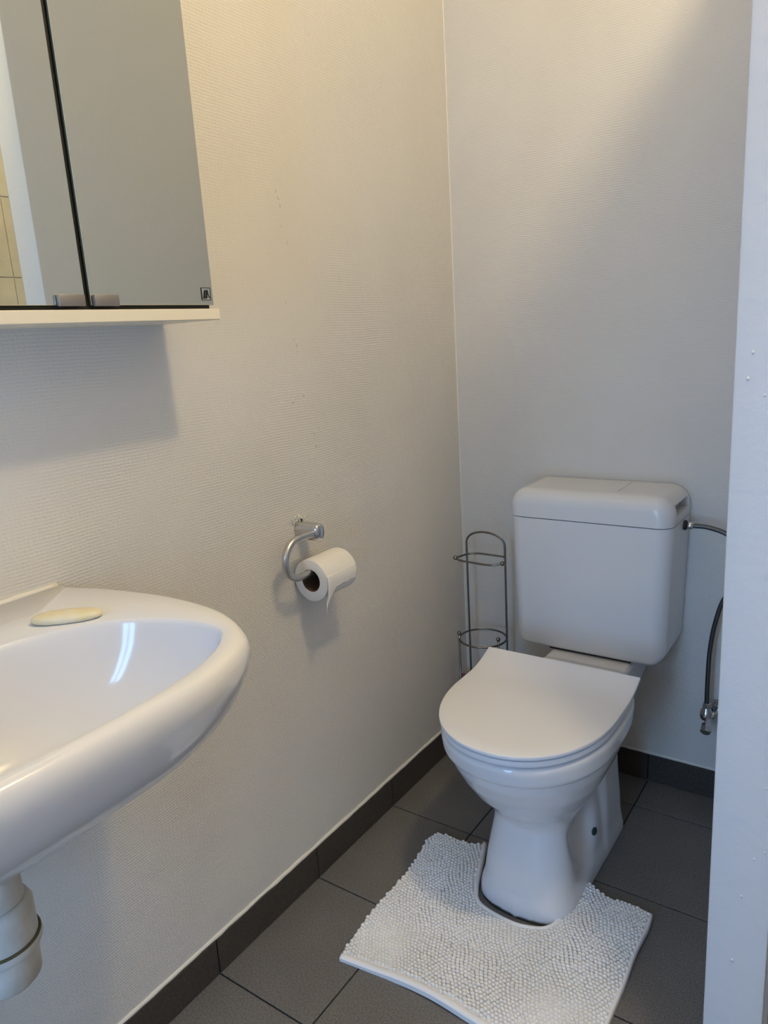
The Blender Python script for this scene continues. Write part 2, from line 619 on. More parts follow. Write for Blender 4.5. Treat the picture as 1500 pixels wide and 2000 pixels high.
# --- bowl and pedestal as one blended surface
h = 0.0042
gx = np.arange(-0.19, 0.19 + h, h)
gv = np.arange(-0.012, 0.735 + h, h)
gz = np.arange(-0.012, 0.425 + h, h)
U, V_, Z = np.meshgrid(gx, gv, gz, indexing='ij')
aU = np.abs(U)
zk = [0.00, 0.10, 0.16, 0.19, 0.22, 0.26, 0.30, 0.34, 0.365, 0.372, 0.40, 0.413]
hwk = [0.055, 0.058, 0.068, 0.080, 0.098, 0.122, 0.143, 0.158, 0.164, 0.171, 0.173, 0.172]
vfk = [0.50, 0.52, 0.545, 0.565, 0.595, 0.635, 0.664, 0.688, 0.698, 0.710, 0.715, 0.713]
vbk = [0.42, 0.40, 0.37, 0.35, 0.33, 0.31, 0.29, 0.27, 0.26, 0.26, 0.26, 0.26]
HW = np.interp(Z, zk, hwk); VF = np.interp(Z, zk, vfk); VB = np.interp(Z, zk, vbk)
VM = np.minimum(0.50, VF - 0.06)
qf = np.where(V_ > VM, (np.abs(V_ - VM) / (VF - VM)) ** 2.15 + (aU / HW) ** 2.15, 0)
qb = (np.abs(V_ - VM) / (VM - VB)) ** 3.2 + (aU / HW) ** 3.2
q = np.where(V_ > VM, qf ** (1 / 2.15), qb ** (1 / 3.2))
bowl = (q - 1) * HW * 0.85
bowl = smax(bowl, Z - 0.412, 0.008)
bowl = smax(bowl, 0.135 - Z, 0.05)
# pedestal front: flares towards the floor
ph = np.interp(Z, [0, 0.02, 0.10, 0.18, 0.26], [0.100, 0.099, 0.092, 0.081, 0.078])
pv = np.interp(Z, [0, 0.02, 0.10, 0.18, 0.26], [0.606, 0.604, 0.590, 0.570, 0.570])
pc = pv - 0.075
qd = np.where(V_ > pc, (np.abs(V_ - pc) / (pv - pc)) ** 2.6 + (aU / ph) ** 2.6, (aU / ph) ** 2.6)
ped = (qd ** (1 / 2.6) - 1) * ph
ped = smax(ped, 0.22 - V_, 0.02)
ped = smax(ped, Z - 0.27, 0.02)
# carve the flanks between the pedestal front and the rear flange
cav = np.sqrt(((aU - 0.124) / 0.070) ** 2 + ((V_ - 0.455 - 0.05 * (Z - .15)) / 0.082) ** 2 + ((Z - 0.175) / 0.138) ** 2) - 1
cav = cav * 0.062
ped = smax(ped, -cav, 0.014)
# plinth along the floor
pl_h = np.where(V_ > 0.53, 0.0985 * np.clip(1 - (np.abs(V_ - 0.53) / 0.076) ** 2.6, 0.0, 1) ** (1 / 2.6), 0.0985)
plinth = smax(smax(aU - pl_h, 0.225 - V_, 0.012), Z - 0.035, 0.03)
plinth = np.where(V_ > 0.607, np.maximum(plinth, V_ - 0.607), plinth)
# rear column rising to the cistern deck
rc = smax(aU - np.interp(Z, [0, 0.10, 0.2, 0.30, 0.37], [0.097, 0.096, 0.092, 0.090, 0.092]), np.maximum(0.225 - V_, V_ - np.interp(Z, [0, .1, .25, .4], [0.345, 0.335, 0.335, 0.40])), 0.02)
rc = smax(rc, Z - 0.395, 0.01)
# trap bulge inside the recess
trap = np.sqrt((aU / 0.060) ** 2 + ((V_ - 0.44) / 0.11) ** 2 + ((Z - 0.185) / 0.115) ** 2) - 1
trap = trap * 0.060
deck = smax(smax(aU - 0.100, np.maximum(0.02 - V_, V_ - 0.36), 0.012), np.maximum(Z - 0.396, np.interp(V_, [0.02, 0.15, 0.25], [0.34, 0.30, 0.24]) - Z), 0.012)
F = smin(bowl, ped, 0.022)
F = smin(F, plinth, 0.02)
F = smin(F, rc, 0.016)
F = smin(F, trap, 0.010)
F = smin(F, deck, 0.02)
F = np.maximum(F, -Z - 0.0)
Vt, Fc = surface_nets(F, (gx[0], gv[0], gz[0]), h)
# relax the stair steps away
E_ = np.concatenate([Fc[:, [0, 1]], Fc[:, [1, 2]], Fc[:, [2, 3]], Fc[:, [3, 0]]])
deg = np.bincount(E_.ravel(), minlength=len(Vt))[:, None]
bott = Vt[:, 2] < 0.003
for it in range(8):
    for lam in (0.5, -0.52):
        acc = np.zeros_like(Vt)
        for k in range(3):
            acc[:, k] = np.bincount(E_[:, 0], weights=Vt[E_[:, 1], k], minlength=len(Vt)) + np.bincount(E_[:, 1], weights=Vt[E_[:, 0], k], minlength=len(Vt))
        nv = Vt + lam * (acc / np.maximum(deg, 1) - Vt)
        Vt = nv
Vt[bott, 2] = 0.0005
Vw = np.stack([TX + Vt[:, 0], -Vt[:, 1], Vt[:, 2]], 1)
me = D.meshes.new('bowl')
me.from_pydata(Vw.tolist(), [], Fc.tolist())
bm = bmesh.new(); bm.from_mesh(me)
bowl_o = from_bm('bowl', bm, M['china'], toilet)
D.meshes.remove(me)


def d_slab(name, hw, vf, vb, z0, z1, rnd, material, parent, inner=None, lift=None, back_hw=None):
    n = 120
    rings = []
    steps = [(0.0, rnd), (rnd * .3, rnd * .3), (rnd, 0.0)]

    def ring(ins, z):
        o = d_outline(hw - ins, vf - ins, vb + ins * .5, 0.50, n, (back_hw - ins) if back_hw else None)
        out = []
        for (u, v_) in o:
            dz = lift(v_) if lift else 0
            out.append(T(u, v_, z + dz))
        return out
    rings.append(ring(rnd, z0))
    rings.append(ring(rnd * .3, z0 + rnd * .3))
    rings.append(ring(0, z0 + rnd))
    rings.append(ring(0, z1 - rnd))
    rings.append(ring(rnd * .3, z1 - rnd * .3))
    rings.append(ring(rnd, z1))
    bm = bmesh.new()
    if inner is None:
        vr = [[bm.verts.new(p) for p in r] for r in rings]
        for a, b in zip(vr[:-1], vr[1:]):
            for i in range(n):
                bm.faces.new((a[i], a[(i + 1) % n], b[(i + 1) % n], b[i]))
        # fill top and bottom with inward rings so that a lift shows smoothly
        for base, z in ((vr[0], z0), (vr[-1], z1)):
            prev = base
            for s_ in (0.85, 0.65, 0.42, 0.2):
                new = []
                for v0 in base:
                    u = (v0.co.x - TX) * s_
                    vv = 0.50 + (-v0.co.y - 0.50) * s_
                    new.append(bm.verts.new(T(u, vv, z + (lift(vv) if lift else 0))))
                for i in range(n):
                    bm.faces.new((prev[i], prev[(i + 1) % n], new[(i + 1) % n], new[i]))
                prev = new
            bm.faces.new(prev)
    else:
        ih, ivf, ivb = inner

        def iring(z):
            return [T(u, v_, z) for (u, v_) in d_outline(ih, ivf, ivb, 0.50, n)]
        rr = rings + [iring(z1), iring(z0)]
        vr = [[bm.verts.new(p) for p in r] for r in rr]
        for a, b in zip(vr, vr[1:] + vr[:1]):
            for i in range(n):
                bm.faces.new((a[i], a[(i + 1) % n], b[(i + 1) % n], b[i]))
    return from_bm(name, bm, material, parent, True, 50)


d_slab('seat', 0.1700, 0.7195, 0.372, 0.4175, 0.4290, 0.0018, M['seat'], toilet, inner=(0.105, 0.64, 0.42), back_hw=0.163)
LID_LIFT = lambda v_: 0.021 * max(0.0, min(1.0, (0.445 - v_) / 0.09)) ** 1.8
d_slab('lid', 0.1725, 0.7235, 0.354, 0.4335, 0.4415, 0.0014, M['seat'], toilet, lift=LID_LIFT, back_hw=0.1725)
for sx in (-1, 1):
    from_bm('hinge', lathe((TX + sx * 0.075, -0.350, 0.4), [(0.014, -0.01), (0.014, 0.032), (0.011, 0.036)], 20), M['seat'], toilet)
# screw cap low on the flank
ci, cj = int(round((0.388 - gv[0]) / h)), int(round((0.092 - gz[0]) / h))
us = gx[np.where(F[:, ci, cj] < 0)[0].max()]
ca = int(np.where(F[:, ci, cj] < 0)[0].max())
gn = Vector((F[ca + 2, ci, cj] - F[ca - 2, ci, cj], -(F[ca, ci + 2, cj] - F[ca, ci - 2, cj]), F[ca, ci, cj + 2] - F[ca, ci, cj - 2])).normalized()
from_bm('screw_cap', lathe((TX + us - 0.002, -0.388, 0.092), [(0.0092, -0.002), (0.0092, 0.0056), (0.0080, 0.0068), (0.0030, 0.0070)], 28, gn), M['cap'], toilet)
# dark sealing joint around the foot
o = d_outline(0.1008, 0.6085, 0.225, 0.53, 96, p=2.6)
from_bm('floor_seal', tube([T(u, v_, 0.0012) for u, v_ in o], 0.0022, 6, closed=True), M['rubber'], toilet)
# waste pipe behind
from_bm('waste_pipe', tube([(TX + .030, -0.235, 0.085), (TX + .030, -0.185, 0.085), (TX + .008, -0.175, 0.085), (TX, -0.01, 0.085)], 0.045, 28, radii=[.046, .046, .025, .025]), M['rubber'], toilet)

# --- cistern
CX0, CX1, CY0, CZ0, CZ1, CZT = 0.2235, 0.6085, -0.172, 0.402, 0.7285, 0.7975


def taper(o_bm, amt):
    for v_ in o_bm.verts:
        t = (CZ1 - v_.co.z) / (CZ1 - CZ0)
        v_.co.x = (v_.co.x - (CX0 + CX1) / 2) * (1 - amt * max(0, t)) + (CX0 + CX1) / 2


bm = bmesh.new()
faces = box(bm, CX0, CX1, CY0, -0.004, CZ0, CZ1)
eds = [e for e in bm.edges if (abs(e.verts[0].co.z - e.verts[1].co.z) > .1 and e.verts[0].co.y < -.1) or
       (max(e.verts[0].co.z, e.verts[1].co.z) < CZ0 + .01 and abs(e.verts[0].co.y - e.verts[1].co.y) > .1)]
bmesh.ops.bevel(bm, geom=eds, offset=0.036, segments=8, profile=0.5, affect='EDGES')
eds = [e for e in bm.edges if max(e.verts[0].co.z, e.verts[1].co.z) < CZ1 - .001 and len(e.link_faces) == 2 and e.calc_face_angle() > math.radians(35)
       and min(e.verts[0].co.y, e.verts[1].co.y) < -.1]
bmesh.ops.bevel(bm, geom=eds, offset=0.010, segments=3, profile=0.5, affect='EDGES')
taper(bm, 0.05)
tank = from_bm('cistern', bm, M['cistern'], toilet, True, 35)
# the lid: rounded towards front, ends and corners
bm = bmesh.new()
box(bm, CX0 - .0005, CX1 + .0005, CY0 - .001, -0.004, CZ1 + 0.0022, CZT)
eds = [e for e in bm.edges if min(e.verts[0].co.z, e.verts[1].co.z) > CZT - .001 and abs(e.verts[0].co.y - e.verts[1].co.y) > .1]
bmesh.ops.bevel(bm, geom=eds, offset=0.043, segments=10, profile=0.5, affect='EDGES')
eds = [e for e in bm.edges if max(e.verts[0].co.y, e.verts[1].co.y) < CY0 + .001 and not (max(e.verts[0].co.z, e.verts[1].co.z) < CZ1 + .004)
       and len(e.link_faces) == 2 and e.calc_face_angle() > math.radians(50)]
bmesh.ops.bevel(bm, geom=eds, offset=0.034, segments=8, profile=0.5, affect='EDGES', clamp_overlap=True)
lid_o = from_bm('cistern_lid', bm, M['cistern'], toilet, True, 35)
# recess at the right-hand end under the flush plate
cut_bm = bmesh.new()
box(cut_bm, 0.5740, 0.640, -0.130, -0.018, 0.7500, 0.7885)
for v_ in cut_bm.verts:
    if v_.co.x < 0.6 and v_.co.z < 0.76: v_.co.x += 0.012
bmesh.ops.recalc_face_normals(cut_bm, faces=cut_bm.faces)
cme = D.meshes.new('cutter'); cut_bm.to_mesh(cme); cut_bm.free()
cut = D.objects.new('cutter', cme); link(cut)
bo = lid_o.modifiers.new('cut', 'BOOLEAN')
bo.operation = 'DIFFERENCE'; bo.object = cut; bo.solver = 'EXACT'
bpy.context.view_layer.update()
dg = bpy.context.evaluated_depsgraph_get()
new_me = D.meshes.new_from_object(lid_o.evaluated_get(dg))
lid_o.modifiers.clear()
lid_o.data = new_me
new_me.polygons.foreach_set('use_smooth', [True] * len(new_me.polygons))
new_me.set_sharp_from_angle(angle=math.radians(35))
D.objects.remove(cut)
# flush plate: the curved top piece right of the joint
rings = []
prof = []
for i in range(8):
    t = math.radians(62 * i / 7)
    prof.append((CX1 - 0.043 + 0.0435 * math.sin(t), CZT - 0.043 + 0.0438 * math.cos(t)))
prof = [(0.479, CZT + .0008)] + prof
bm = bmesh.new()
top = []
for (x, z) in prof:
    top.append([(x, -0.137, z), (x, -0.016, z)])
vt = [[bm.verts.new(p) for p in r] for r in top]
vb = [[bm.verts.new((p[0] - .001, p[1], p[2] - 0.0035)) for p in r] for r in top]
for a in range(len(vt) - 1):
    bm.faces.new((vt[a][0], vt[a + 1][0], vt[a + 1][1], vt[a][1]))
    bm.faces.new((vb[a][0], vb[a][1], vb[a + 1][1], vb[a + 1][0]))
    for s_ in (0, 1):
        bm.faces.new((vt[a][s_], vb[a][s_], vb[a + 1][s_], vt[a + 1][s_]))
for a in (0, len(vt) - 1):
    bm.faces.new((vt[a][0], vt[a][1], vb[a][1], vb[a][0]))
from_bm('flush_plate', bm, M['cistern'], toilet, True, 40)
bm = bmesh.new()
box(bm, 0.4775, 0.4787, -0.128, -0.014, CZT - .001, CZT + .0006)
from_bm('plate_joint', bm, M['rubber'], toilet, False)
# dark gasket where cistern meets the bowl deck
box_obj('gasket', (TX - 0.105, TX + 0.095, -0.160, -0.03, 0.395, 0.404), M['rubber'], toilet, 0.002)

# --- water inlet hose and shut-off valve
hose = empty('water_hose', (0.62, -0.05, 0.71), label='braided steel water hose looping from the cistern behind the white partition', cat='hose')
from_bm('inlet_nut', lathe((0.6045, -0.055, 0.7135), [(0.0105, 0.0), (0.0115, 0.003), (0.0115, 0.009), (0.009, 0.010)], 20, (1, 0, 0)), M['rubber'], hose)
from_bm('hose_nut', lathe((0.6145, -0.055, 0.7135), [(0.006, 0), (0.0085, 0.001), (0.0092, 0.005), (0.0085, 0.012), (0.0062, 0.015)], 16, (1, 0, 0)), M['chrome'], hose)
hp = catmull([(0.628, -0.055, 0.7135), (0.66, -0.055, 0.7125), (0.70, -0.058, 0.7015), (0.738, -0.06, 0.672), (0.748, -0.06, 0.63), (0.733, -0.058, 0.59),
              (0.700, -0.055, 0.548), (0.682, -0.052, 0.480), (0.674, -0.05, 0.415), (0.672, -0.05, 0.35), (0.672, -0.05, 0.275)], 12)
hb = tube(hp, 0.0054, 14)
from_bm('hose', hb, M['hose'], hose)
valve = empty('angle_valve', (0.672, -0.05, 0.25), label='small chrome shut-off valve on the back wall at the lower end of the hose', cat='valve')
bm = bmesh.new()
lathe((0.672, -0.05, 0.238), [(0.008, -0.002), (0.0135, 0.002), (0.0152, 0.011), (0.0135, 0.021), (0.0095, 0.028), (0.0085, 0.036)], 24, bm=bm)
from_bm('valve_body', bm, M['chrome'], valve)
from_bm('compression_nut', lathe((0.672, -0.05, 0.268), [(0.009, 0), (0.0105, 0.001), (0.0105, 0.010), (0.0075, 0.013)], 6), M['chrome'], valve, True, 30)
from_bm('handle', lathe((0.676, -0.056, 0.247), [(0.006, 0), (0.006, 0.018), (0.0115, 0.022), (0.0130, 0.030), (0.0125, 0.040), (0.010, 0.043)], 8, (0.10, -0.86, -0.5)), M['chrome'], valve, True, 25)
from_bm('stub', tube([(0.680, -0.05, 0.247), (0.691, -0.035, 0.247), (0.692, -0.004, 0.247)], 0.008, 14), M['chrome'], valve)
from_bm('rosette', lathe((0.692, -0.001, 0.247), [(0.024, 0), (0.024, 0.004), (0.018, 0.011), (0.011, 0.014)], 28, (0, -1, 0)), M['chrome'], valve)

# ------------------------------------------------------------------ bath mat
mat_e = empty('bath_mat', (0.42, -0.66, 0.0), label='white chenille pedestal mat with U-shaped cutout on the floor around the toilet foot', cat='mat')


def mat_z(x, y):
    return 0.006 + 0.004 * math.sin(x * 17 + 1.1) * math.sin(y * 14 + .6) + 0.010 * math.exp(-((x - .20) ** 2 + (y + .47) ** 2) / .004) \
        + 0.012 * math.exp(-((x - .51) ** 2 + (y + .45) ** 2) / .0022) + 0.006 * math.exp(-((x - .66) ** 2 + (y + .55) ** 2) / .006)


def seg_curve(pts, sub=10):
    return [(p.x, p.y) for p in catmull([(a, b, 0) for a, b in pts], sub)]


# outline, anticlockwise from the back left corner down the left edge
left_e = seg_curve([(0.172, -0.484), (0.160, -0.505), (0.166, -0.55), (0.174, -0.60), (0.176, -0.66), (0.172, -0.74), (0.176, -0.81), (0.186, -0.884)])
front_e = seg_curve([(0.186, -0.884), (0.234, -0.878), (0.306, -0.870), (0.379, -0.868), (0.469, -0.873), (0.58, -0.876), (0.676, -0.872)])
right_e = seg_curve([(0.676, -0.872), (0.673, -0.80), (0.670, -0.752), (0.670, -0.665), (0.668, -0.59), (0.671, -0.52), (0.668, -0.477)])
back_r = seg_curve([(0.668, -0.477), (0.648, -0.472), (0.616, -0.470), (0.579, -0.474), (0.540, -0.464), (0.506, -0.449)])
u_e = seg_curve([(0.506, -0.449), (0.507, -0.49), (0.507, -0.54), (0.506, -0.590), (0.492, -0.614), (0.465, -0.625), (0.433, -0.629), (0.379, -0.623), (0.349, -0.611), (0.331, -0.582), (0.318, -0.545), (0.303, -0.50), (0.284, -0.449)], 6)
back_l = seg_curve([(0.284, -0.449), (0.266, -0.466), (0.236, -0.477), (0.201, -0.479), (0.172, -0.484)])
outline = []
for s_ in (left_e, front_e, right_e, back_r, u_e, back_l):
    outline += s_[:-1]
OL = np.array(outline)


def inside(x, y):
    c = False
    n_ = len(outline)
    j = n_ - 1
    for i in range(n_):
        xi, yi = outline[i]; xj, yj = outline[j]
        if (yi > y) != (yj > y) and x < (xj - xi) * (y - yi) / (yj - yi) + xi:
            c = not c
        j = i
    return c


def dist_edge(x, y, L=None):
    P = OL if L is None else np.array(L)
    a = P[:-1]; b = P[1:]
    d = b - a
    t = np.clip(((np.array([x, y]) - a) * d).sum(1) / np.maximum((d * d).sum(1), 1e-12), 0, 1)
    c = a + d * t[:, None]
    return np.sqrt(((c - np.array([x, y])) ** 2).sum(1)).min()


# backing cloth: a shallow slab cut from a fine grid
step = 0.008
bm = bmesh.new()
verts_in = {}
ring_top = [bm.verts.new((x, y, mat_z(x, y) + 0.0045)) for x, y in outline]
ring_bot = [bm.verts.new((x, y, max(0.0006, mat_z(x, y) - 0.0055))) for x, y in outline]
n_ = len(outline)
for i in range(n_):
    j = (i + 1) % n_
    bm.faces.new((ring_bot[i], ring_bot[j], ring_top[j], ring_top[i]))
edges = [bm.edges.get((ring_top[i], ring_top[(i + 1) % n_])) for i in range(n_)]
bmesh.ops.triangle_fill(bm, edges=edges, use_beauty=True)
edges = [bm.edges.get((ring_bot[i], ring_bot[(i + 1) % n_])) for i in range(n_)]
bmesh.ops.triangle_fill(bm, edges=edges, use_beauty=True)
from_bm('backing', bm, M['cloth'], mat_e, True, 40)
# folded hems: wide along the front, narrow around the cutout and the right edge


def hem(line, wdt, th):
    L = [Vector((x, y, 0)) for x, y in line]
    rings = []
    for i, p in enumerate(L):
        t = (L[min(i + 1, len(L) - 1)] - L[max(i - 1, 0)]).normalized()
        nrm = Vector((-t.y, t.x, 0))                 # inward (the outline runs anticlockwise)
        r = []
        for a in range(10):
            ang = 2 * math.pi * a / 10
            off = nrm * (wdt / 2 + math.cos(ang) * wdt / 2)
            q_ = p + off
            r.append((q_.x, q_.y, max(.0008, mat_z(p.x, p.y) + 0.0035 + math.sin(ang) * th)))
        rings.append(r)
    return from_bm('hem', loft(rings), M['cloth'], mat_e)


hem(front_e, 0.015, 0.0042)
hem(right_e, 0.007, 0.0042)
hem(u_e, 0.011, 0.0055)

# the pile: rows of small tufts
bmt = bmesh.new()
bmesh.ops.create_icosphere(bmt, subdivisions=2, radius=1.0)
tv = np.array([v_.co[:] for v_ in bmt.verts]); tf = np.array([[q_.index for q_ in f.verts] for f in bmt.faces])
bmt.free()
VV, FF = [], []
cnt = 0
px_, py_ = 0.0080, 0.0072
rows = int(0.46 / py_)
for r in range(rows):
    y = -0.893 + r * py_
    for c in range(int(0.56 / px_)):
        x = 0.136 + c * px_ + (0.5 * px_ if r % 2 else 0)
        xx = x + 0.003 * math.sin(y * 60 + 2) + random.gauss(0, .0004)
        yy = y + 0.0032 * math.sin(x * 45) + 0.002 * math.sin(x * 110 + 1) + random.gauss(0, .0004)
        if not inside(xx, yy): continue
        if dist_edge(xx, yy, front_e) < 0.0155 or dist_edge(xx, yy, u_e) < 0.0115 or dist_edge(xx, yy, right_e) < 0.006: continue
        s_ = random.uniform(.93, 1.08)
        ang = random.uniform(-.2, .2)
        ca, sa = math.cos(ang), math.sin(ang)
        P = tv * np.array([0.0047 * s_, 0.0040 * s_, 0.0046 * s_])
        P = P @ np.array([[ca, sa, 0], [-sa, ca, 0], [0, 0, 1]])
        P = P + np.array([xx, yy, mat_z(xx, yy) + 0.0046 + random.uniform(-.0004, .0005)])
        VV.append(P); FF.append(tf + cnt * len(tv)); cnt += 1
VV = np.concatenate(VV); FF = np.concatenate(FF)
me = D.meshes.new('pile')
me.from_pydata(VV.tolist(), [], FF.tolist())
tag(finish('pile', me, M['chenille'], mat_e), kind='stuff')

# ------------------------------------------------------------------ wire stand for spare toilet rolls
stand = empty('toilet_roll_stand', (0.11, -0.105, 0.0), label='empty tarnished chrome wire toilet roll stand in the corner left of the cistern', cat='stand')
zr = 0.36
BP = [(0.053, -0.076), (0.167, -0.076)]
FP = [(0.055, -0.139), (0.168, -0.131)]
path = [(BP[0][0], BP[0][1], 0.006)]
path += [(BP[0][0], BP[0][1], z) for z in (0.2, 0.4, 0.60)]
arch = []
for i in range(0, 25):
    t = math.pi * (1 - i / 24)
    arch.append((0.11 + 0.057 * math.cos(t), -0.076, 0.615 + 0.036 * math.sin(t) ** 0.85))
path += arch + [(BP[1][0], BP[1][1], z) for z in (0.60, 0.4, 0.2, 0.006)]
from_bm('frame', tube(path, 0.0029, 10), M['wire'], stand)
for (rz) in (zr, 0.03):
    from_bm('ring', tube([(0.11 + 0.0635 * math.cos(a), -0.106 + 0.0635 * math.sin(a), rz) for a in np.linspace(0, 2 * math.pi, 56, endpoint=False)], 0.0027, 10, closed=True), M['wire'], stand)
for (x, y) in FP:
    p_ = from_bm('front_post', tube([(x, y, 0.006), (x, y, zr + .012)], 0.0029, 10), M['wire'], stand)
    bm = bmesh.new(); sphere(bm, (x, y, zr + 0.017), 0.0062, 2)
    from_bm('knob', bm, M['wire'], p_)
arm = catmull([(0.167, -0.079, 0.590), (0.13, -0.080, 0.591), (0.088, -0.081, 0.591), (0.066, -0.092, 0.590), (0.055, -0.118, 0.589), (0.053, -0.132, 0.588),
               (0.066, -0.141, 0.586), (0.10, -0.143, 0.585), (0.150, -0.145, 0.585), (0.172, -0.140, 0.5865), (0.186, -0.134, 0.590)], 8)
a_ = from_bm('roll_arm', tube(arm, 0.0027, 10), M['wire'], stand)
for c in ((0.050, -0.134, 0.5895), (0.187, -0.133, 0.590)):
    bm = bmesh.new(); sphere(bm, c, 0.0064, 2)
    from_bm('knob', bm, M['wire'], a_)
tag(from_bm('small_bottle', lathe((0.022, -0.066, 0.0), [(0.014, 0), (0.015, 0.004), (0.015, 0.15), (0.010, 0.170), (0.009, 0.178), (0.0115, 0.181), (0.0115, 0.209), (0.008, 0.215)], 24), M['red'], None, True, 40),
    'small dull red thing half hidden behind the toilet lid at the left wall', 'bottle')

# ------------------------------------------------------------------ paper holder and roll on the left wall
holder = empty('toilet_paper_holder', (0.0, -0.69, 0.80), label='chrome hook-shaped toilet paper holder screwed to the left wall', cat='holder')
HX = 0.045
bm = bmesh.new()
rings = []
for x, s_ in ((0.0, 1.06), (0.004, 1.06), (0.006, 1.0), (HX + 0.004, 1.0), (HX + 0.010, 0.90), (HX + 0.0125, 0.62)):
    r = []
    for i in range(28):
        t = 2 * math.pi * i / 28
        c, sn = math.cos(t), math.sin(t)
        r.append((x, -0.682 + 0.0145 * s_ * math.copysign(abs(c) ** .75, c), 0.800 + 0.0180 * s_ * math.copysign(abs(sn) ** .75, sn)))
    rings.append(r)
from_bm('mount', loft(rings), M['chrome'], holder)
bar = [(HX, -0.684, 0.7995), (HX, -0.707, 0.7995), (HX, -0.727, 0.7995)]
for i in range(1, 14):
    t = math.pi / 2 + math.pi * i / 14
    bar.append((HX, -0.740 + 0.040 * math.cos(t), 0.7605 + 0.039 * math.sin(t)))
bar += [(HX, -0.727, 0.7215), (HX, -0.692, 0.7210), (HX, -0.624, 0.7210)]
from_bm('bar', tube(catmull(bar, 4), 0.0074, 16), M['brushed'], holder)
bm = bmesh.new()
for k in range(46):
    sphere(bm, (random.uniform(.0, .006), -0.690 + random.gauss(-.001, .009), 0.824 + random.gauss(0, .0035)), random.uniform(.0007, .0021), 1, (1, random.uniform(.7, 1.6), random.uniform(.6, 1.3)))
from_bm('plaster_chip', bm, M['plaster'], wall_left)
bm = bmesh.new(); sphere(bm, (0.006, -0.680, 0.8205), 0.0026, 2)
from_bm('screw', bm, M['rubber'], holder)

roll = empty('toilet_roll', (HX, -0.67, 0.709), label='white toilet paper roll with torn loose end hanging on the holder', cat='toilet roll')
RC = (HX + .001, 0.7055); RR = 0.0435; CR = 0.0225
ya, yb = -0.713, -0.615
n = 72


def ring_at(r, y, wob=0.0):
    out = []
    for i in range(n):
        t = 2 * math.pi * i / n
        rr = r * (1 + wob * math.sin(3 * t + 1) + wob * .6 * math.sin(7 * t))
        out.append((RC[0] + rr * math.cos(t), y, RC[1] + rr * math.sin(t)))
    return out


rings = [ring_at(CR + .001, ya + .0002), ring_at(RR - .0018, ya), ring_at(RR - .0004, ya + .0008, .006), ring_at(RR, ya + .003, .008), ring_at(RR, (ya + yb) / 2, .012), ring_at(RR, yb - .003, .008),
         ring_at(RR - .0006, yb, .006), ring_at(CR + .001, yb)]
bm = bmesh.new()
vr = [[bm.verts.new(p) for p in r] for r in rings]
for a, b in zip(vr, vr[1:] + vr[:1]):
    for i in range(n):
        bm.faces.new((a[i], a[(i + 1) % n], b[(i + 1) % n], b[i]))
from_bm('paper', bm, M['paper'], roll, True, 40)
rings = [ring_at(CR + .0009, ya + .0006), ring_at(CR + .0009, yb - .0006), ring_at(CR - .0004, yb - .0006), ring_at(CR - .0004, ya + .0006)]
bm = bmesh.new()
vr = [[bm.verts.new(p) for p in r] for r in rings]
for a, b in zip(vr, vr[1:] + vr[:1]):
    for i in range(n):
        bm.faces.new((a[i], a[(i + 1) % n], b[(i + 1) % n], b[i]))
from_bm('core', bm, M['card'], roll, True, 40)
# the loose end: leaves the roll at its front flank, torn off to a hanging wisp near the near end
bm = bmesh.new()
NU, NV = 14, 16
grid = []
for i in range(NU + 1):
    u = i / NU                                   # along the roll, from the near end to the far end
    y = ya - .0006 + u * (yb - ya) * 0.98
    length = 0.0025 + 0.064 * max(0.0, 1 - u / 0.26) ** 1.4 + 0.0012 * math.sin(u * 22)
    row = []
    for j in range(NV + 1):
        s_ = j / NV
        a0, a1 = math.radians(20), math.radians(-14)
        arc = (a0 - a1) * RR
        tot = arc + length
        d = s_ * tot
        if d < arc:
            an = a0 - d / RR
            x = RC[0] + (RR + .0016) * math.cos(an); z = RC[1] + (RR + .0016) * math.sin(an)
        else:
            e = d - arc
            x = RC[0] + (RR + .0016) * math.cos(a1) - e * .16 + .0015 * math.sin(e * 160)
            z = RC[1] + (RR + .0016) * math.sin(a1) - e
        shrink = max(0.0, (d - arc - .012) / .05)
        yy = y + (-.0 - (y - (ya + .004)) * min(.9, shrink)) * (1 if shrink > 0 else 0) - .010 * shrink ** 2
        row.append(bm.verts.new((x, yy, z)))
    grid.append(row)
for i in range(NU):
    for j in range(NV):
        bm.faces.new((grid[i][j], grid[i + 1][j], grid[i + 1][j + 1], grid[i][j + 1]))
tail = from_bm('loose_end', bm, M['paper'], roll)
sm = tail.modifiers.new('thick', 'SOLIDIFY'); sm.thickness = 0.0007; sm.offset = 1

# ------------------------------------------------------------------ mirror cabinet
cab = empty('mirror_cabinet', (0.0, -1.29, 1.23), label='mirror-fronted cabinet on a cream board above the washbasin', cat='cabinet')
MZ = 1.2345
CY1, CYL = -0.9665, -1.615
box_obj('bottom_board', (0.0, 0.1345, CYL - .002, CY1 + .0025, 1.2145, 1.2305), M['cabinet'], cab, 0.0008, 1)
bm = bmesh.new()
box(bm, 0.0, 0.1195, CYL, CY1 - 0.004, 1.2305, 1.90)
from_bm('body', bm, M['dark_inside'], cab, False)
box_obj('side_panel', (0.0, 0.112, CY1 - 0.004, CY1, 1.2305, 1.90), M['cabinet'], cab, 0.0005, 1)
splits = [CY1, -1.1768, -1.1850, -1.400, -1.4082, CYL]
doors = []
for k in range(3):
    y1, y0 = splits[2 * k], splits[2 * k + 1]
    dr = box_obj('mirror_door', (0.1205, 0.1255, y0, y1, MZ + .002, 1.895), M['mirror'], cab, 0.0004, 1, smooth=False)
    dr.data.materials.append(M['glass_edge'])
    for pg in dr.data.polygons:
        if pg.normal.x < 0.5: pg.material_index = 1
    doors.append(dr)
tag(doors[2], None)
bm = bmesh.new()
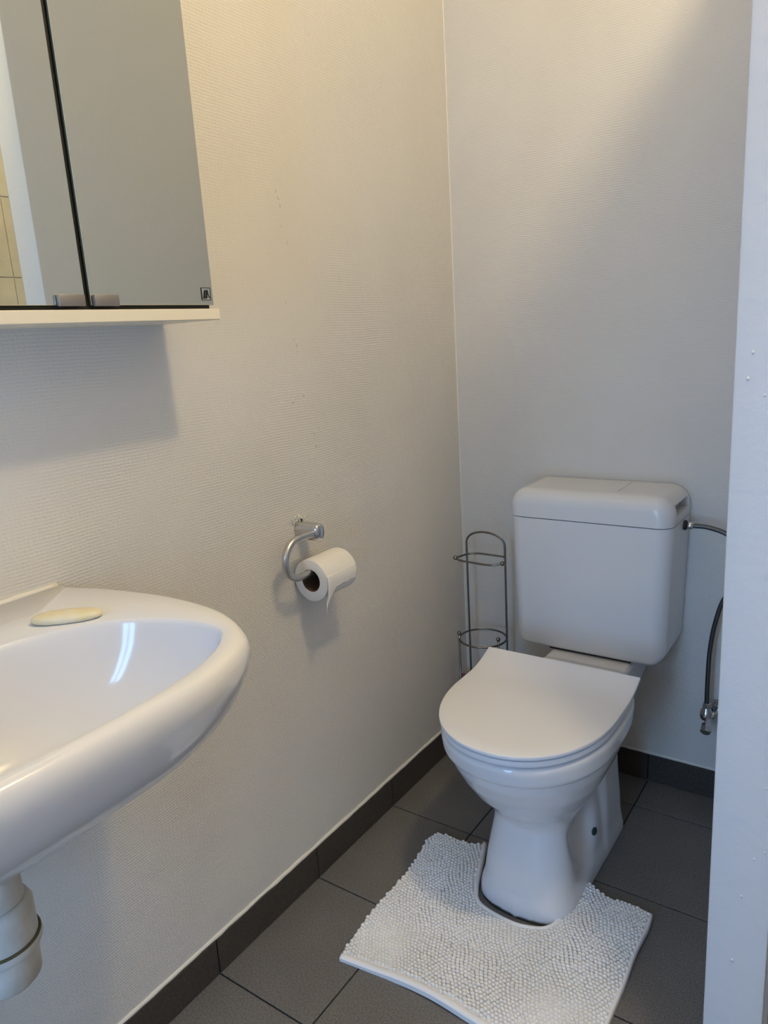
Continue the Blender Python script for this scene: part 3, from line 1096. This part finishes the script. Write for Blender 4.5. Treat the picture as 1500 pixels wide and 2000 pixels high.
for (k, ya_, yb_) in ((1, -1.226, -1.189), (0, -1.1755, -1.138)):
    c_ = box_obj('clip_handle', (0.1262, 0.1325, ya_, yb_, MZ + .0005, MZ + .0150), M['clip'], doors[k], 0.0012, 2)
bm.free()
# small square maker's mark in the lower right corner of the right door: outlined square, two slanting strokes and an A
bm = bmesh.new()
X_ = 0.1256


def stroke(y0, z0, y1, z1, wd):
    a = Vector((X_, y0, z0)); b = Vector((X_, y1, z1))
    t = (b - a).normalized(); nn = Vector((0, -t.z, t.y)) * wd / 2
    e = Vector((0.0004, 0, 0))
    lo = [a - nn, a + nn, b + nn, b - nn]
    v0 = [bm.verts.new(p) for p in lo]; v1 = [bm.verts.new(p + e) for p in lo]
    bm.faces.new(v0); bm.faces.new(v1)
    for i in range(4):
        bm.faces.new((v0[i], v0[(i + 1) % 4], v1[(i + 1) % 4], v1[i]))


ly0, lz0, ls = -0.9885, 1.2435, 0.0175
stroke(ly0, lz0, ly0, lz0 + ls, .0018)
stroke(ly0, lz0 + ls, ly0 + ls, lz0 + ls, .0009)
stroke(ly0, lz0, ly0 + ls, lz0, .0009)
stroke(ly0 + ls, lz0, ly0 + ls, lz0 + ls, .0006)
for dy in (0.0, 0.0042):
    pts_ = [(ly0 + .0030 + dy, lz0 + .0030), (ly0 + .0048 + dy, lz0 + .0034), (ly0 + .0056 + dy, lz0 + .0080), (ly0 + .0064 + dy, lz0 + .0122), (ly0 + .0082 + dy, lz0 + .0138)]
    for a, b in zip(pts_[:-1], pts_[1:]):
        stroke(a[0], a[1], b[0], b[1], .0030)
stroke(ly0 + .0105, lz0 + .0135, ly0 + .0155, lz0 + .0025, .0011)
stroke(ly0 + .0115, lz0 + .0045, ly0 + .0148, lz0 + .0045, .0006)
from_bm('printed_mark', bm, M['ink'], doors[0], False)

# ------------------------------------------------------------------ washbasin
BY = -1.452
basin = empty('washbasin', (0.0, BY, 0.85), label='white wall-hung washbasin with rounded rim below the mirror cabinet', cat='washbasin')
outer_half = [(0.0, 0.240), (0.05, 0.2585), (0.098, 0.272), (0.176, 0.285), (0.243, 0.2865), (0.300, 0.279), (0.347, 0.262), (0.390, 0.236), (0.413, 0.207),
              (0.431, 0.167), (0.4415, 0.120), (0.4445, 0.060), (0.4450, 0.0)]
inner_half = [(0.142, 0.0), (0.145, 0.045), (0.155, 0.095), (0.172, 0.137), (0.196, 0.176), (0.229, 0.203), (0.268, 0.220), (0.297, 0.2285), (0.329, 0.231), (0.352, 0.226),
              (0.370, 0.211), (0.385, 0.191), (0.402, 0.155), (0.414, 0.105), (0.4195, 0.050), (0.421, 0.0)]


# closed plan curves as functions of the polar angle around a common centre
CC = (0.235, 0.0)


def closed_plan(half, wall):
    h_ = [Vector((a, b, 0)) for a, b in half]
    right = catmull([(p.x, p.y, 0) for p in h_], 14)
    full = [(p.x, p.y) for p in right]
    full = full + [(x, -y) for x, y in reversed(full)]
    return full


def radial(full, n):
    """points of the closed polygon at n equal polar angles about CC"""
    res = []
    P = full
    m_ = len(P)
    for i in range(n):
        th = 2 * math.pi * i / n
        dx, dy = math.cos(th), math.sin(th)
        best = None
        for k in range(m_):
            x1, y1 = P[k][0] - CC[0], P[k][1] - CC[1]
            x2, y2 = P[(k + 1) % m_][0] - CC[0], P[(k + 1) % m_][1] - CC[1]
            ex, ey = x2 - x1, y2 - y1
            den = dx * ey - dy * ex
            if abs(den) < 1e-12: continue
            t = (x1 * ey - y1 * ex) / den
            s_ = (x1 * dy - y1 * dx) / den
            if t > 0 and -1e-9 <= s_ <= 1 + 1e-9:
                best = t if best is None else max(best, t)
        res.append((CC[0] + dx * best, CC[1] + dy * best))
    return res


NB = 180
OUT = radial(closed_plan(outer_half, True), NB)
INN = radial(closed_plan(inner_half, False), NB)


def oring(s_, z, inset=0.0):
    r = []
    for (x, y) in OUT:
        dx, dy = x - CC[0], y - CC[1]
        L = math.hypot(dx, dy)
        if x > 0.003:
            x = CC[0] + dx * (L - inset) / L
            y = CC[1] + dy * (L - inset) / L
        r.append((max(0.0, x * s_), BY + y * (0.25 + 0.75 * s_) if s_ < 1 else BY + y * s_, z))
    return r


def iring(s_, z, grow=0.0, shift=0.0):
    r = []
    for (x, y) in INN:
        dx, dy = (x - CC[0]) * s_, (y - CC[1]) * s_
        L = math.hypot(dx, dy)
        r.append((CC[0] + shift + dx * (L + grow) / L, BY + dy * (L + grow) / L, z))
    return r


prof = [(0.30, 0.640), (0.48, 0.648), (0.60, 0.664), (0.71, 0.686), (0.80, 0.710), (0.868, 0.735), (0.918, 0.758), (0.955, 0.780), (0.984, 0.804)]
rings = [oring(s_, z) for s_, z in prof]
rings += [oring(1.0, 0.824), oring(1.0, 0.836, 0.0005), oring(1.0, 0.8435, 0.0030), oring(1.0, 0.8485, 0.0075), oring(1.0, 0.8505, 0.0135)]
rings += [iring(1.0, 0.8500, 0.0035), iring(1.0, 0.8485, 0.0010), iring(1.0, 0.8440, -0.0012), iring(1.0, 0.836, -0.0035)]
rings += [iring(0.955, 0.815), iring(0.90, 0.790, 0, -.002), iring(0.82, 0.765, 0, -.004), iring(0.70, 0.742, 0, -.008), iring(0.54, 0.725, 0, -.012), iring(0.36, 0.714, 0, -.018), iring(0.18, 0.708, 0, -.022), iring(0.085, 0.7065, 0, -.022)]
bm = loft(rings, True, True)
bs = from_bm('bowl', bm, M['basin'], basin)
from_bm('drain', lathe((CC[0] - .022, BY, 0.7062), [(0.021, 0), (0.021, 0.002), (0.017, 0.0028), (0.012, 0.001)], 32), M['chrome'], basin)
# faucet stands further left, outside the picture; sealant joint to the wall
caulk_line(basin, (0.001, BY - 0.235, 0.8500), (0.001, BY + 0.235, 0.8500), 0.0048, 30, 0.0004)

soap = empty('soap_bar', (0.149, -1.294, 0.8505), label='thin worn yellowish bar of soap lying on the washbasin rim', cat='soap')
bm = bmesh.new()
n = 40
rings = []
ax = Vector((0.062, 0.058, 0)).normalized(); ay = Vector((-ax.y, ax.x, 0))
for (s_, z) in ((0.80, 0.0), (0.95, 0.0018), (1.0, 0.0045), (0.97, 0.0075), (0.86, 0.0098), (0.6, 0.0112), (0.3, 0.0117)):
    r = []
    for i in range(n):
        t = 2 * math.pi * i / n
        c, sn = math.cos(t), math.sin(t)
        p = Vector((0.149, -1.294, 0.8507 + z)) + ax * (0.0435 * s_ * math.copysign(abs(c) ** .8, c)) + ay * (0.0175 * s_ * math.copysign(abs(sn) ** .85, sn) * (1 - .12 * c))
        r.append(tuple(p))
    rings.append(r)
so = from_bm('soap', loft(rings), M['soap'], soap)

# ------------------------------------------------------------------ trap under the basin
tc = (0.163, BY)
trp = empty('bottle_trap', (tc[0], BY, 0.45), label='aged white plastic bottle trap with grimy collars below the washbasin', cat='trap')


def ring_tube(r, z, th, name='grime_ring', material='grime'):
    return from_bm(name, tube([(tc[0] + r * math.cos(a), tc[1] + r * math.sin(a), z) for a in np.linspace(0, 2 * math.pi, 48, endpoint=False)], th, 6, closed=True), M[material], trp)


def turned(name, z, prof):
    return from_bm(name, lathe((tc[0], tc[1], z), prof, 40), M['trap'], trp, True, 40)


turned('tailpiece', 0.58, [(0.0175, 0), (0.0175, 0.058)])
turned('upper_nut', 0.592, [(0.0225, 0), (0.0255, 0.002), (0.0255, 0.024), (0.022, 0.031), (0.018, 0.033)])
ring_tube(.0252, 0.5925, .0013)
turned('shoulder', 0.556, [(0.030, 0), (0.0335, 0.002), (0.0330, 0.024), (0.029, 0.033), (0.023, 0.037)])
turned('cup', 0.506, [(0.039, 0), (0.0415, 0.002), (0.0415, 0.040), (0.0375, 0.048), (0.031, 0.051)])
turned('collar', 0.495, [(0.040, 0), (0.0445, 0.001), (0.0455, 0.005), (0.0445, 0.010), (0.041, 0.012)])
ring_tube(.0428, 0.5062, .0019)
turned('bottle', 0.446, [(0.024, 0), (0.033, 0.002), (0.0375, 0.007), (0.0385, 0.030), (0.040, 0.051)])
from_bm('outlet_pipe', tube([(0.14, BY, 0.535), (0.08, BY, 0.535), (0.0, BY, 0.535)], 0.016, 24), M['trap'], trp)
